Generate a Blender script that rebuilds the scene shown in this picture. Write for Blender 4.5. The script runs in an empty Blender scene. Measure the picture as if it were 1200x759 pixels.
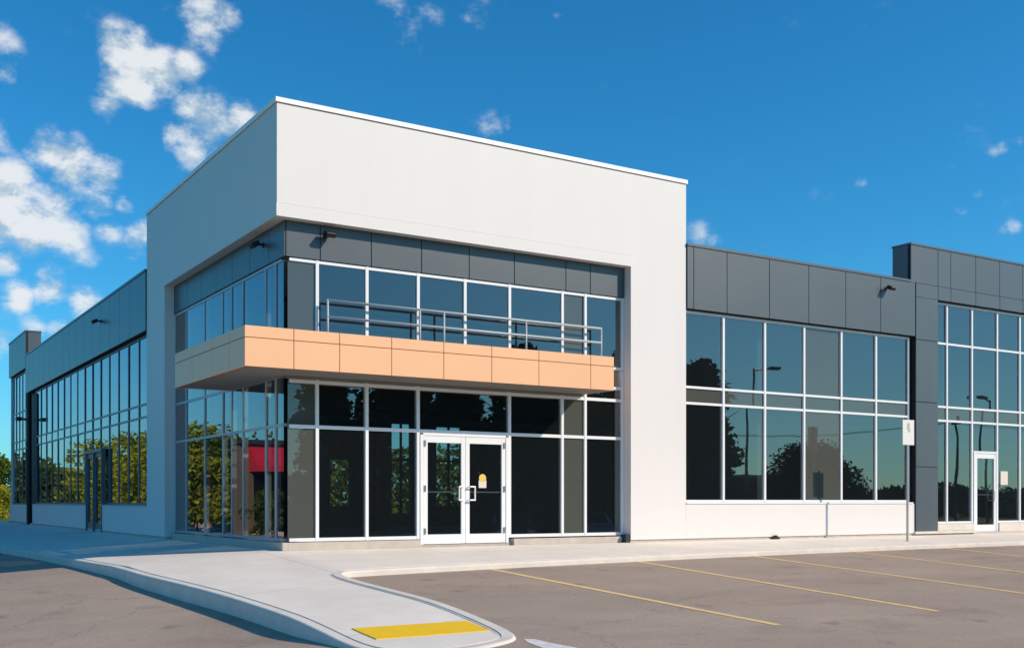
import bpy, bmesh, math, random
from mathutils import Vector, Matrix
random.seed(7)
S = bpy.context.scene
C = S.collection

# ---------------------------------------------------------------- camera
FPX, XC, HY = 1288.6, 600.0, 587.0
FWD = (0.5322, 0.8466); RGT = (0.8466, -0.5322)
CAM = Vector((-7.024, -19.208, 0.855))
cd = bpy.data.cameras.new('camera'); cam = bpy.data.objects.new('camera', cd); C.objects.link(cam)
cam.location = CAM
cam.rotation_euler = (math.radians(90), 0, math.atan2(-FWD[0], FWD[1]))
cd.sensor_width = 36; cd.lens = FPX/1200*36
cd.shift_y = (HY-379.5)/1200
cd.clip_start = 0.1; cd.clip_end = 3000
S.camera = cam

# ---------------------------------------------------------------- sun and sky
SUN_H = (0.69, -0.724); SUN_EL = math.radians(31)
sd = Vector((SUN_H[0]*math.cos(SUN_EL), SUN_H[1]*math.cos(SUN_EL), math.sin(SUN_EL)))
sl = bpy.data.lights.new('sun', 'SUN'); sl.energy = 3.65; sl.angle = math.radians(0.5); sl.color = (1.0, 0.82, 0.64)
so = bpy.data.objects.new('sun', sl); C.objects.link(so); so.location = (30, -40, 40)
so.rotation_euler = sd.to_track_quat('Z', 'Y').to_euler()

W = bpy.data.worlds.new('World'); S.world = W; W.use_nodes = True
nt = W.node_tree; nt.nodes.clear()
def N(t, **k):
    n = nt.nodes.new(t)
    for a, b in k.items(): setattr(n, a, b)
    return n
out = N('ShaderNodeOutputWorld'); bg = N('ShaderNodeBackground'); bg.inputs[1].default_value = 0.102
sky = N('ShaderNodeTexSky'); sky.sky_type = 'NISHITA'; sky.sun_disc = False
sky.sun_elevation = SUN_EL; sky.sun_rotation = math.atan2(SUN_H[0], SUN_H[1])
sky.altitude = 300; sky.air_density = 1.0; sky.dust_density = 0.6; sky.ozone_density = 3.0
SKY_TINT = (0.46, 0.985, 1.20, 1)
tint = N('ShaderNodeMix', data_type='RGBA', blend_type='MULTIPLY'); tint.inputs[0].default_value = 1
nt.links.new(sky.outputs[0], tint.inputs[6]); tint.inputs[7].default_value = SKY_TINT
hs = N('ShaderNodeHueSaturation'); hs.inputs['Saturation'].default_value = 1.09; nt.links.new(tint.outputs[2], hs.inputs['Color'])
tc = N('ShaderNodeTexCoord')
# clouds: soft puffs fixed at directions of the sky dome, broken up by noise
def sky_dir(x, y):
    u = (x-XC)/FPX; v = (HY-y)/FPX
    d = Vector((FWD[0]+u*RGT[0], FWD[1]+u*RGT[1], v)); return d.normalized(), d.length
def nse(scale, detail, rough, offs=(0,0,0)):
    mp = N('ShaderNodeMapping'); mp.inputs['Location'].default_value = offs; mp.inputs['Scale'].default_value = (1,1,1.5)
    nt.links.new(tc.outputs['Generated'], mp.inputs[0]); n = N('ShaderNodeTexNoise'); n.inputs['Scale'].default_value = scale; n.inputs['Detail'].default_value = detail; n.inputs['Roughness'].default_value = rough
    nt.links.new(mp.outputs[0], n.inputs['Vector']); return n
def mth(op, a, b=None, clamp=False):
    n = N('ShaderNodeMath', operation=op, use_clamp=clamp)
    for k, v in ((0, a), (1, b)):
        if v is None: continue
        if isinstance(v, (int, float)): n.inputs[k].default_value = v
        else: nt.links.new(v, n.inputs[k])
    return n.outputs[0]
def mrange(v, a, b, c=0, d=1, sm=True):
    n = N('ShaderNodeMapRange'); n.clamp = True
    if sm: n.interpolation_type = 'SMOOTHSTEP'
    for k, x in zip(('From Min', 'From Max', 'To Min', 'To Max'), (a, b, c, d)): n.inputs[k].default_value = x
    nt.links.new(v, n.inputs['Value']); return n.outputs[0]
nA = nse(16, 12, .62); nS = (sd.x*.012, sd.y*.012, sd.z*.022+.008); nB = nse(16, 12, .62, nS)
PUFFS = [  # x, y, radius in photo pixels, strength
 (150,62,34,1),(135,45,22,.9),(185,85,34,1),(215,80,22,.9),(165,100,30,.85),(130,97,20,.8),(128,128,20,.55),
 (240,22,34,.95),(262,15,22,.8),(250,45,20,.9),(225,5,18,.7),(195,2,14,.4),
 (228,130,28,.9),(245,150,36,1),(225,168,28,1),(280,142,22,.85),(205,160,20,.8),(255,180,20,.8),
 (60,180,30,1),(85,195,36,1),(118,205,28,1),(20,225,40,1),(60,245,36,1),(110,238,26,.9),(145,240,16,.7),(35,262,34,1),(80,268,30,.9),(125,272,22,.7),(0,250,40,1),
 (165,278,26,.6),(8,308,18,.8),(60,340,26,.75),(20,345,22,.8),(100,352,24,.9),(55,328,20,.6),(40,392,22,.7),(68,390,18,.7),(5,400,26,.55),
 (5,50,24,.6),(8,82,20,.55),(0,165,24,.55),(170,300,24,.55),(75,40,16,.38),(100,300,22,.45),
 (485,14,30,.48),(465,2,24,.55),(505,22,20,.4),(555,28,22,.48),(560,10,16,.4),(620,42,20,.46),(655,20,12,.46),(578,152,20,.55),(596,146,16,.5),(480,48,24,.42),
 (1192,168,14,.6),(1178,172,11,.55),(1166,178,9,.4),(1110,198,10,.4),(1126,247,11,.6),(1121,243,8,.5),(1120,222,10,.5),(1145,228,10,.45),(1188,266,11,.5),(1176,270,8,.4),(1010,212,11,.5),(820,276,16,.55),(834,280,13,.45),(846,284,10,.35),(1160,283,14,.2),
 (1155,232,30,.1),
]
prev = None
def addpuff(c, r, s):
    global prev
    dn = N('ShaderNodeVectorMath', operation='DISTANCE'); dn.inputs[1].default_value = c
    nt.links.new(tc.outputs['Generated'], dn.inputs[0])
    mr = N('ShaderNodeMapRange'); mr.clamp = True; mr.interpolation_type = 'SMOOTHSTEP'
    mr.inputs['From Min'].default_value = r*1.7; mr.inputs['From Max'].default_value = r*0.1
    mr.inputs['To Min'].default_value = 0; mr.inputs['To Max'].default_value = s
    nt.links.new(dn.outputs['Value'], mr.inputs['Value'])
    if prev is None: prev = mr.outputs[0]
    else:
        mx = N('ShaderNodeMath', operation='MAXIMUM'); nt.links.new(prev, mx.inputs[0]); nt.links.new(mr.outputs[0], mx.inputs[1]); prev = mx.outputs[0]
for x, y, r, s in PUFFS:
    d, L = sky_dir(x, y); addpuff(d, r/FPX/L, s)
# a few clouds elsewhere in the sky (they show only as reflections)
for d, r, s in [((-.32,.86,.36),.07,.9),((-.40,.83,.34),.06,.8),((-.30,.80,.50),.05,.7),((-.75,.5,.4),.12,.8),((-.9,.1,.35),.1,.8),((.5,-.8,.32),.05,.4),((.86,-.42,.30),.05,.4),((.2,-.9,.3),.08,.6)]:
    addpuff(Vector(d).normalized(), r, s)
fld = mth('ADD', prev, mth('MULTIPLY', mth('SUBTRACT', nA.outputs['Fac'], .5), 2.9))
alpha = mth('MULTIPLY', mrange(fld, .30, 1.12), mrange(prev, .05, .6, .2, .94), True)
lit = mrange(mth('SUBTRACT', nA.outputs['Fac'], nB.outputs['Fac']), -.09, .06)
cc = N('ShaderNodeMix', data_type='RGBA'); nt.links.new(lit, cc.inputs[0])
cc.inputs[6].default_value = (3.7, 4.7, 5.5, 1); cc.inputs[7].default_value = (6.7, 6.95, 7.1, 1)
class _o: outputs = [alpha]
cm = _o
mixc = N('ShaderNodeMix', data_type='RGBA')
nt.links.new(cm.outputs[0], mixc.inputs[0]); nt.links.new(hs.outputs[0], mixc.inputs[6]); nt.links.new(cc.outputs[2], mixc.inputs[7])
nt.links.new(mixc.outputs[2], bg.inputs[0]); nt.links.new(bg.outputs[0], out.inputs[0])

S.view_settings.view_transform = 'Standard'; S.view_settings.look = 'None'
S.view_settings.exposure = 0.28; S.view_settings.gamma = 1
S.render.engine = 'CYCLES'
S.cycles.max_bounces = 10; S.cycles.glossy_bounces = 5; S.cycles.transmission_bounces = 6; S.cycles.transparent_max_bounces = 10

# ---------------------------------------------------------------- materials
def mat(name, col, rough=.6, spec=.4, metal=0, noise=0.0, nscale=3.0, bump=0.0, bscale=60.0, col2=None, stretch=(1,1,1), coat=0):
    m = bpy.data.materials.new(name); m.use_nodes = True
    t = m.node_tree; b = t.nodes['Principled BSDF']
    b.inputs['Base Color'].default_value = (*col, 1); b.inputs['Roughness'].default_value = rough
    b.inputs['Specular IOR Level'].default_value = spec; b.inputs['Metallic'].default_value = metal
    b.inputs['Coat Weight'].default_value = coat
    tcn = t.nodes.new('ShaderNodeTexCoord'); mp = t.nodes.new('ShaderNodeMapping'); mp.inputs['Scale'].default_value = stretch
    t.links.new(tcn.outputs['Object'], mp.inputs[0])
    if noise or col2:
        n = t.nodes.new('ShaderNodeTexNoise'); n.inputs['Scale'].default_value = nscale; n.inputs['Detail'].default_value = 7; n.inputs['Roughness'].default_value = .6
        t.links.new(mp.outputs[0], n.inputs['Vector'])
        r = t.nodes.new('ShaderNodeValToRGB'); r.color_ramp.elements[0].position = .3; r.color_ramp.elements[1].position = .7
        a = col2 if col2 else tuple(c*(1-noise) for c in col)
        r.color_ramp.elements[0].color = (*a, 1); r.color_ramp.elements[1].color = (*[min(1, c*(1+noise*.6)) for c in col], 1)
        t.links.new(n.outputs['Fac'], r.inputs[0]); t.links.new(r.outputs[0], b.inputs['Base Color'])
    if bump:
        n2 = t.nodes.new('ShaderNodeTexNoise'); n2.inputs['Scale'].default_value = bscale; n2.inputs['Detail'].default_value = 4
        t.links.new(tcn.outputs['Object'], n2.inputs['Vector'])
        bp = t.nodes.new('ShaderNodeBump'); bp.inputs['Strength'].default_value = bump; bp.inputs['Distance'].default_value = .01
        t.links.new(n2.outputs['Fac'], bp.inputs['Height']); t.links.new(bp.outputs[0], b.inputs['Normal'])
    return m

def schlick(t, f0):
    g = t.nodes.new('ShaderNodeNewGeometry'); d = t.nodes.new('ShaderNodeVectorMath'); d.operation = 'DOT_PRODUCT'
    t.links.new(g.outputs['Incoming'], d.inputs[0]); t.links.new(g.outputs['Normal'], d.inputs[1])
    def mth(op, a, b=None, v=None):
        n = t.nodes.new('ShaderNodeMath'); n.operation = op
        if isinstance(a, (int, float)): n.inputs[0].default_value = a
        else: t.links.new(a, n.inputs[0])
        if b is not None:
            if isinstance(b, (int, float)): n.inputs[1].default_value = b
            else: t.links.new(b, n.inputs[1])
        return n.outputs[0]
    c = mth('ABSOLUTE', d.outputs['Value']); k = mth('POWER', mth('SUBTRACT', 1.0, c), 4.2); k = mth('MULTIPLY', k, 1-f0); n = t.nodes.new('ShaderNodeMath'); n.operation = 'ADD'; t.links.new(k, n.inputs[0]); n.inputs[1].default_value = f0
    return n
def glassmat(name, tintc, ior=2.1, behind=None, rough=0.0):
    m = bpy.data.materials.new(name); m.use_nodes = True; t = m.node_tree; t.nodes.clear()
    o = t.nodes.new('ShaderNodeOutputMaterial'); mx = t.nodes.new('ShaderNodeMixShader'); fr = schlick(t, ((ior-1)/(ior+1))**2)
    gl = t.nodes.new('ShaderNodeBsdfGlossy'); gl.inputs['Roughness'].default_value = rough; gl.inputs['Color'].default_value = (1.0, .91, .95, 1)
    # slight waviness of float glass
    tcn = t.nodes.new('ShaderNodeTexCoord'); n = t.nodes.new('ShaderNodeTexNoise'); n.inputs['Scale'].default_value = 0.8; n.inputs['Detail'].default_value = 1
    t.links.new(tcn.outputs['Object'], n.inputs['Vector']); bp = t.nodes.new('ShaderNodeBump'); bp.inputs['Strength'].default_value = .035; bp.inputs['Distance'].default_value = .05
    t.links.new(n.outputs['Fac'], bp.inputs['Height']); t.links.new(bp.outputs[0], gl.inputs['Normal'])
    if behind is None:
        tp = t.nodes.new('ShaderNodeBsdfTransparent'); tp.inputs[0].default_value = (*tintc, 1)
        df = t.nodes.new('ShaderNodeBsdfDiffuse'); df.inputs[0].default_value = (.20,.25,.28,1); tr = t.nodes.new('ShaderNodeMixShader'); tr.inputs[0].default_value = .035   # dusty film, also put in to lighten the black panes
        t.links.new(tp.outputs[0], tr.inputs[1]); t.links.new(df.outputs[0], tr.inputs[2])
    else:
        tr = t.nodes.new('ShaderNodeBsdfDiffuse'); tr.inputs[0].default_value = (*behind, 1)
    t.links.new(fr.outputs[0], mx.inputs[0]); t.links.new(tr.outputs[0], mx.inputs[1]); t.links.new(gl.outputs[0], mx.inputs[2]); t.links.new(mx.outputs[0], o.inputs[0])
    return m

M = {}
M['white'] = mat('white_cladding', (.775,.75,.73), .55, .3, noise=.018, nscale=.6, bump=.15, bscale=120, stretch=(2.4,2.4,.22))
M['cap'] = mat('parapet_cap', (.93,.94,.93), .4, .5)
M['grey'] = mat('grey_panel', (.078,.097,.113), .36, .5, noise=.10, nscale=.6, bump=.04, bscale=3)
M['joint'] = mat('joint_dark', (.012,.014,.016), .8)
M['reveal'] = mat('dark_reveal', (.02,.026,.032), .6)  # near-black, shade of the recesses put into the colour
M['orange'] = mat('orange_panel', (.90,.50,.27), .42, .5, noise=.03, nscale=.8)
M['orangej'] = mat('orange_joint', (.28,.14,.07), .7)
M['soffit'] = mat('soffit', (.22,.21,.19), .6, noise=.08)
M['alu'] = mat('white_aluminium', (.82,.84,.85), .35, .5)
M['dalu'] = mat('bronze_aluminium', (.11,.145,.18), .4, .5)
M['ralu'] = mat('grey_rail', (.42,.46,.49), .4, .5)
M['steel'] = mat('brushed_steel', (.6,.6,.6), .3, .5, metal=1)
M['black'] = mat('black_plastic', (.012,.014,.016), .5)
M['concrete'] = mat('concrete_base', (.55,.49,.43), .8, .2, noise=.13, nscale=4, bump=.3, bscale=60)
M['kerb'] = mat('kerb_concrete', (.72,.67,.60), .85, .2, noise=.10, nscale=3, bump=.3, bscale=90)
M['glass'] = glassmat('tinted_glass', (.40,.46,.46))
M['spandrel'] = glassmat('spandrel_glass', None, 1.7, behind=(.080,.088,.078))
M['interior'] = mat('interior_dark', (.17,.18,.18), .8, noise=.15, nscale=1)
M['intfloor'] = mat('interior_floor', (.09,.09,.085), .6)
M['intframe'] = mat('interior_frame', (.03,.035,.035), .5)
M['roof'] = mat('roof_membrane', (.35,.35,.34), .9)
M['yellow'] = mat('yellow_tactile', (.96,.60,.012), .7, noise=.05, nscale=5)
M['bark'] = mat('bark', (.10,.075,.055), .9, noise=.3, nscale=6, bump=.6, bscale=20, stretch=(1,1,.2))
M['red'] = mat('red_canvas', (.78,.03,.07), .6, noise=.1)
M['brick'] = mat('tan_wall', (.20,.18,.14), .85, noise=.15, nscale=2)
M['dark_wall'] = mat('dark_wall', (.05,.055,.06), .8)
M['rock'] = mat('boulder', (.38,.35,.32), .9, noise=.25, nscale=3, bump=.5, bscale=12)
M['paint_white'] = mat('sign_white', (.86,.86,.84), .45)
M['sign_pale'] = mat('sign_pale_grey', (.55,.52,.48), .5)
M['postgrey'] = mat('galvanised_post', (.34,.36,.37), .45, .5, metal=.3)
M['paper'] = mat('notice_paper', (.72,.66,.6), .7)
M['sticker'] = mat('sticker_yellow', (.75,.55,.12), .6)
M['carpaint'] = mat('car_paint', (.10,.11,.13), .25, .5, coat=.8)
M['carpaint2'] = mat('car_paint_silver', (.45,.46,.48), .25, .5, coat=.8)
M['tyre'] = mat('tyre', (.015,.015,.015), .85)
M['carglass'] = glassmat('car_glass', None, 1.6, behind=(.01,.012,.014))
M['lens'] = mat('lamp_lens', (.7,.7,.7), .15, .6)

def leafmat(name, c1, c2):
    m = bpy.data.materials.new(name); m.use_nodes = True; t = m.node_tree; t.nodes.clear()
    o = t.nodes.new('ShaderNodeOutputMaterial'); g = t.nodes.new('ShaderNodeNewGeometry'); r = t.nodes.new('ShaderNodeValToRGB')
    r.color_ramp.elements[0].color = (*c1, 1); r.color_ramp.elements[1].color = (*c2, 1)
    t.links.new(g.outputs['Random Per Island'], r.inputs[0])
    d = t.nodes.new('ShaderNodeBsdfDiffuse'); tl = t.nodes.new('ShaderNodeBsdfTranslucent'); mx = t.nodes.new('ShaderNodeMixShader'); mx.inputs[0].default_value = .3
    t.links.new(r.outputs[0], d.inputs[0]); t.links.new(r.outputs[0], tl.inputs[0]); t.links.new(d.outputs[0], mx.inputs[1]); t.links.new(tl.outputs[0], mx.inputs[2]); t.links.new(mx.outputs[0], o.inputs[0])
    return m
M['leaf'] = leafmat('leaves_yellow_green', (.16,.23,.02), (.50,.54,.06))
M['leaf_mid'] = leafmat('leaves_mid', (.06,.10,.02), (.16,.21,.04))
M['leaf_dark'] = leafmat('leaves_dark', (.018,.032,.016), (.04,.062,.028))
M['leaf_lime'] = leafmat('leaves_lime', (.28,.30,.03), (.46,.46,.06))

# asphalt: worn, with broad blotches, fine aggregate and darker drag marks
def asphalt():
    m = bpy.data.materials.new('asphalt'); m.use_nodes = True; t = m.node_tree; b = t.nodes['Principled BSDF']; b.inputs['Roughness'].default_value = .88; b.inputs['Specular IOR Level'].default_value = .2
    tcn = t.nodes.new('ShaderNodeTexCoord')
    def noise(sc, det, rough=.6, st=(1,1,1)):
        mp = t.nodes.new('ShaderNodeMapping'); mp.inputs['Scale'].default_value = st; t.links.new(tcn.outputs['Object'], mp.inputs[0])
        n = t.nodes.new('ShaderNodeTexNoise'); n.inputs['Scale'].default_value = sc; n.inputs['Detail'].default_value = det; n.inputs['Roughness'].default_value = rough; t.links.new(mp.outputs[0], n.inputs['Vector']); return n
    a = noise(.35, 6, .65, (.6,1.3,1)); r = t.nodes.new('ShaderNodeValToRGB')
    r.color_ramp.elements[0].position = .3; r.color_ramp.elements[0].color = (.335,.265,.21,1)
    r.color_ramp.elements[1].position = .72; r.color_ramp.elements[1].color = (.45,.36,.285,1)
    t.links.new(a.outputs['Fac'], r.inputs[0])
    f = noise(38, 6, .8); fr = t.nodes.new('ShaderNodeMapRange'); fr.inputs['From Min'].default_value = .3; fr.inputs['From Max'].default_value = .7; fr.inputs['To Min'].default_value = .70; fr.inputs['To Max'].default_value = 1.26
    t.links.new(f.outputs['Fac'], fr.inputs['Value'])
    d = noise(.8, 5, .65, (.8,1.1,1)); dr = t.nodes.new('ShaderNodeMapRange'); dr.inputs['From Min'].default_value = .55; dr.inputs['From Max'].default_value = .75; dr.inputs['To Min'].default_value = 1; dr.inputs['To Max'].default_value = .78
    t.links.new(d.outputs['Fac'], dr.inputs['Value'])
    m1 = t.nodes.new('ShaderNodeMath'); m1.operation = 'MULTIPLY'; t.links.new(fr.outputs[0], m1.inputs[0]); t.links.new(dr.outputs[0], m1.inputs[1])
    mx = t.nodes.new('ShaderNodeVectorMath'); mx.operation = 'SCALE'; t.links.new(r.outputs[0], mx.inputs[0]); t.links.new(m1.outputs[0], mx.inputs['Scale'])
    # hairline cracks and oil drips
    wn = noise(2.2, 4); wv = t.nodes.new('ShaderNodeVectorMath'); wv.operation = 'SCALE'; t.links.new(wn.outputs['Color'], wv.inputs[0]); wv.inputs['Scale'].default_value = .55
    wa = t.nodes.new('ShaderNodeVectorMath'); wa.operation = 'ADD'; t.links.new(tcn.outputs['Object'], wa.inputs[0]); t.links.new(wv.outputs[0], wa.inputs[1])
    vo = t.nodes.new('ShaderNodeTexVoronoi'); vo.feature = 'DISTANCE_TO_EDGE'; vo.inputs['Scale'].default_value = .23; t.links.new(wa.outputs[0], vo.inputs['Vector'])
    ck = t.nodes.new('ShaderNodeMapRange'); ck.inputs['From Min'].default_value = .001; ck.inputs['From Max'].default_value = .0045; ck.inputs['To Min'].default_value = .8; ck.inputs['To Max'].default_value = 1; t.links.new(vo.outputs['Distance'], ck.inputs['Value'])
    vs_ = t.nodes.new('ShaderNodeTexVoronoi'); vs_.inputs['Scale'].default_value = .9; vs_.inputs['Randomness'].default_value = 1; t.links.new(wa.outputs[0], vs_.inputs['Vector'])
    ok = t.nodes.new('ShaderNodeMapRange'); ok.inputs['From Min'].default_value = .05; ok.inputs['From Max'].default_value = .16; ok.inputs['To Min'].default_value = .72; ok.inputs['To Max'].default_value = 1; t.links.new(vs_.outputs['Distance'], ok.inputs['Value'])
    m2 = t.nodes.new('ShaderNodeMath'); m2.operation = 'MULTIPLY'; t.links.new(ck.outputs[0], m2.inputs[0]); t.links.new(ok.outputs[0], m2.inputs[1])
    m3 = t.nodes.new('ShaderNodeVectorMath'); m3.operation = 'SCALE'; t.links.new(mx.outputs[0], m3.inputs[0]); t.links.new(m2.outputs[0], m3.inputs['Scale'])
    t.links.new(m3.outputs[0], b.inputs['Base Color'])
    bp = t.nodes.new('ShaderNodeBump'); bp.inputs['Strength'].default_value = .35; bp.inputs['Distance'].default_value = .008; t.links.new(f.outputs['Fac'], bp.inputs['Height']); t.links.new(bp.outputs[0], b.inputs['Normal'])
    return m
M['asphalt'] = asphalt()

def sidewalkmat():
    m = bpy.data.materials.new('sidewalk_concrete'); m.use_nodes = True; t = m.node_tree; b = t.nodes['Principled BSDF']; b.inputs['Roughness'].default_value = .85; b.inputs['Specular IOR Level'].default_value = .2
    tcn = t.nodes.new('ShaderNodeTexCoord'); n = t.nodes.new('ShaderNodeTexNoise'); n.inputs['Scale'].default_value = .9; n.inputs['Detail'].default_value = 8; n.inputs['Roughness'].default_value = .65
    t.links.new(tcn.outputs['Object'], n.inputs['Vector'])
    r = t.nodes.new('ShaderNodeValToRGB'); r.color_ramp.elements[0].position = .3; r.color_ramp.elements[0].color = (.76,.69,.60,1); r.color_ramp.elements[1].position = .7; r.color_ramp.elements[1].color = (.88,.81,.71,1)
    t.links.new(n.outputs['Fac'], r.inputs[0])
    sp = t.nodes.new('ShaderNodeSeparateXYZ'); t.links.new(tcn.outputs['Object'], sp.inputs[0])
    def line(axis, period, off):   # sawn control joints
        a = t.nodes.new('ShaderNodeMath'); a.operation = 'ADD'; a.inputs[1].default_value = off+period*100; t.links.new(sp.outputs[axis], a.inputs[0])
        mo = t.nodes.new('ShaderNodeMath'); mo.operation = 'MODULO'; mo.inputs[1].default_value = period; t.links.new(a.outputs[0], mo.inputs[0])
        l = t.nodes.new('ShaderNodeMath'); l.operation = 'LESS_THAN'; l.inputs[1].default_value = .012; t.links.new(mo.outputs[0], l.inputs[0]); return l
    l1 = line(0, 3.2, .25); l2 = line(1, 3.4, .9)
    mx = t.nodes.new('ShaderNodeMath'); mx.operation = 'MAXIMUM'; t.links.new(l1.outputs[0], mx.inputs[0]); t.links.new(l2.outputs[0], mx.inputs[1])
    ms = t.nodes.new('ShaderNodeMath'); ms.operation = 'MULTIPLY'; ms.inputs[1].default_value = .6; t.links.new(mx.outputs[0], ms.inputs[0])
    mc = t.nodes.new('ShaderNodeMix'); mc.data_type = 'RGBA'; t.links.new(ms.outputs[0], mc.inputs[0]); t.links.new(r.outputs[0], mc.inputs[6]); mc.inputs[7].default_value = (.12,.11,.10,1)
    t.links.new(mc.outputs[2], b.inputs['Base Color'])
    n2 = t.nodes.new('ShaderNodeTexNoise'); n2.inputs['Scale'].default_value = 90; t.links.new(tcn.outputs['Object'], n2.inputs['Vector'])
    bp = t.nodes.new('ShaderNodeBump'); bp.inputs['Strength'].default_value = .25; bp.inputs['Distance'].default_value = .006; t.links.new(n2.outputs['Fac'], bp.inputs['Height']); t.links.new(bp.outputs[0], b.inputs['Normal'])
    return m
M['sidewalk'] = sidewalkmat()
M['grass'] = mat('grass', (.10,.14,.03), .95, .1, noise=.4, nscale=1.2, bump=.8, bscale=40, col2=(.05,.085,.02))
# worn road paint: chips reveal the asphalt colour
def paintmat(name, col):
    m = mat(name, col, .75, .2, noise=.12, nscale=8, col2=tuple(c*.72+.03 for c in col)); return m
M['line_yellow'] = paintmat('parking_line_paint', (.90,.64,.27))
M['line_white'] = paintmat('white_line_paint', (.8,.78,.75))

# ---------------------------------------------------------------- helpers
def link(name, bm, m, parent=None, smooth=False):
    me = bpy.data.meshes.new(name)
    bmesh.ops.recalc_face_normals(bm, faces=bm.faces[:])
    bm.to_mesh(me); bm.free()
    if isinstance(m, (list, tuple)):
        for k in m: me.materials.append(k)
    else: me.materials.append(m)
    if smooth:
        for p in me.polygons: p.use_smooth = True
    o = bpy.data.objects.new(name, me); C.objects.link(o)
    if parent is not None: o.parent = parent
    return o
def BM(): return bmesh.new()
def box(bm, x0, x1, y0, y1, z0, z1, mi=0, bev=0):
    vs = [bm.verts.new(p) for p in [(x0,y0,z0),(x1,y0,z0),(x1,y1,z0),(x0,y1,z0),(x0,y0,z1),(x1,y0,z1),(x1,y1,z1),(x0,y1,z1)]]
    fs = [bm.faces.new([vs[i] for i in f]) for f in [(0,3,2,1),(4,5,6,7),(0,1,5,4),(1,2,6,5),(2,3,7,6),(3,0,4,7)]]
    for f in fs: f.material_index = mi
    if bev:
        es = list({e for f in fs for e in f.edges})
        r = bmesh.ops.bevel(bm, geom=es, offset=bev, segments=1, affect='EDGES')
        for f in r['faces']: f.material_index = mi
def wbox(bm, side, a0, a1, d0, d1, z0, z1, mi=0, bev=0):
    """box on a facade: side 'R' runs along X facing -Y, 'L' runs along Y facing -X; a = along, d = depth"""
    if side == 'R': box(bm, a0, a1, d0, d1, z0, z1, mi, bev)
    else: box(bm, d0, d1, a0, a1, z0, z1, mi, bev)
def tube(bm, p, q, r0, r1=None, n=10, mi=0, caps=True):
    r1 = r0 if r1 is None else r1
    p = Vector(p); q = Vector(q); d = (q-p).normalized(); rot = d.to_track_quat('Z', 'Y').to_matrix()
    A = [bm.verts.new(p+rot@Vector((math.cos(t)*r0, math.sin(t)*r0, 0))) for t in [2*math.pi*i/n for i in range(n)]]
    B = [bm.verts.new(q+rot@Vector((math.cos(t)*r1, math.sin(t)*r1, 0))) for t in [2*math.pi*i/n for i in range(n)]]
    fs = [bm.faces.new([A[i], A[(i+1)%n], B[(i+1)%n], B[i]]) for i in range(n)]
    if caps: fs += [bm.faces.new(A[::-1]), bm.faces.new(B)]
    for f in fs: f.material_index = mi
def empty(name, label, cat, loc=(0,0,0), rz=0, group=None):
    o = bpy.data.objects.new(name, None); C.objects.link(o); o.location = loc; o.rotation_euler = (0,0,rz); o.empty_display_size = .3
    tag(o, label, cat, group); return o
def tag(o, label, cat, group=None):
    o['label'] = label; o['category'] = cat
    if group: o['group'] = group
    return o
def struct(o): o['kind'] = 'structure'; return o
def copy_tree(o, parent=None):
    c = o.copy(); C.objects.link(c)
    if parent is not None: c.parent = parent
    for ch in [k for k in bpy.data.objects if k.parent == o]: copy_tree(ch, c)
    return c

# ---------------------------------------------------------------- terrain heights
def ss(a, b, x):
    t = min(max((x-a)/(b-a), 0), 1); return t*t*(3-2*t)
def ease(d, k, lim, soft):
    if d <= lim: return k*d
    e = min(d-lim, soft); return k*lim+k*(e-e*e/(2*soft))
def top(X, Y): return -.06-ease(max(-X, 0), .07, 5, 4)-ease(max(-Y, 0), .055, 12, 8)
def topi(X, Y): return top(X, Y)-.07*ss(-6.2, -8.6, Y)     # the island dips to a dropped kerb at its tip
def asp(X, Y):
    return top(X, Y)-.10-.05*ss(0, -1.4, X)*(1-ss(-6.5, -9, Y))-.10*ss(-1.5, -2.6, X)*ss(3, -4, Y)*(1-ss(-5.8, -8.2, Y))
def frange(a, b, s):
    r = []; x = a
    while x < b-1e-6: r.append(round(x, 4)); x += s
    return r
XS = [-700,-400,-200,-110,-60,-35,-24]+frange(-16,-9,1.5)+frange(-9,-2.8,.4)+frange(-2.8,-1.4,.14)+[-1.4,-.7,0,4,9,14,20,30,42,60,80,110,200,400,900]
YS = [-700,-400,-200,-110,-70,-46,-30]+frange(-20,-10.6,.6)+frange(-10.6,3,.25)+[3,6,9,14,20,28,40,60,80,110,200,400,900]
def sheet(name, fn, m, x0, x1, y0, y1):
    bm = BM(); xs = [x for x in XS if x0 <= x <= x1]; ys = [y for y in YS if y0 <= y <= y1]
    v = [[bm.verts.new((x, y, fn(x, y))) for y in ys] for x in xs]
    for i in range(len(xs)-1):
        for j in range(len(ys)-1): bm.faces.new([v[i][j], v[i+1][j], v[i+1][j+1], v[i][j+1]])
    o = link(name, bm, m, smooth=True); return struct(o)
sheet('ground', lambda x, y: asp(x, y)-.05, M['grass'], -700, 900, -700, 900)
sheet('parking_lot', asp, M['asphalt'], -10, 42, -30, 28)
sheet('side_road', asp, M['asphalt'], -10, 0, 28, 110)

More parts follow.
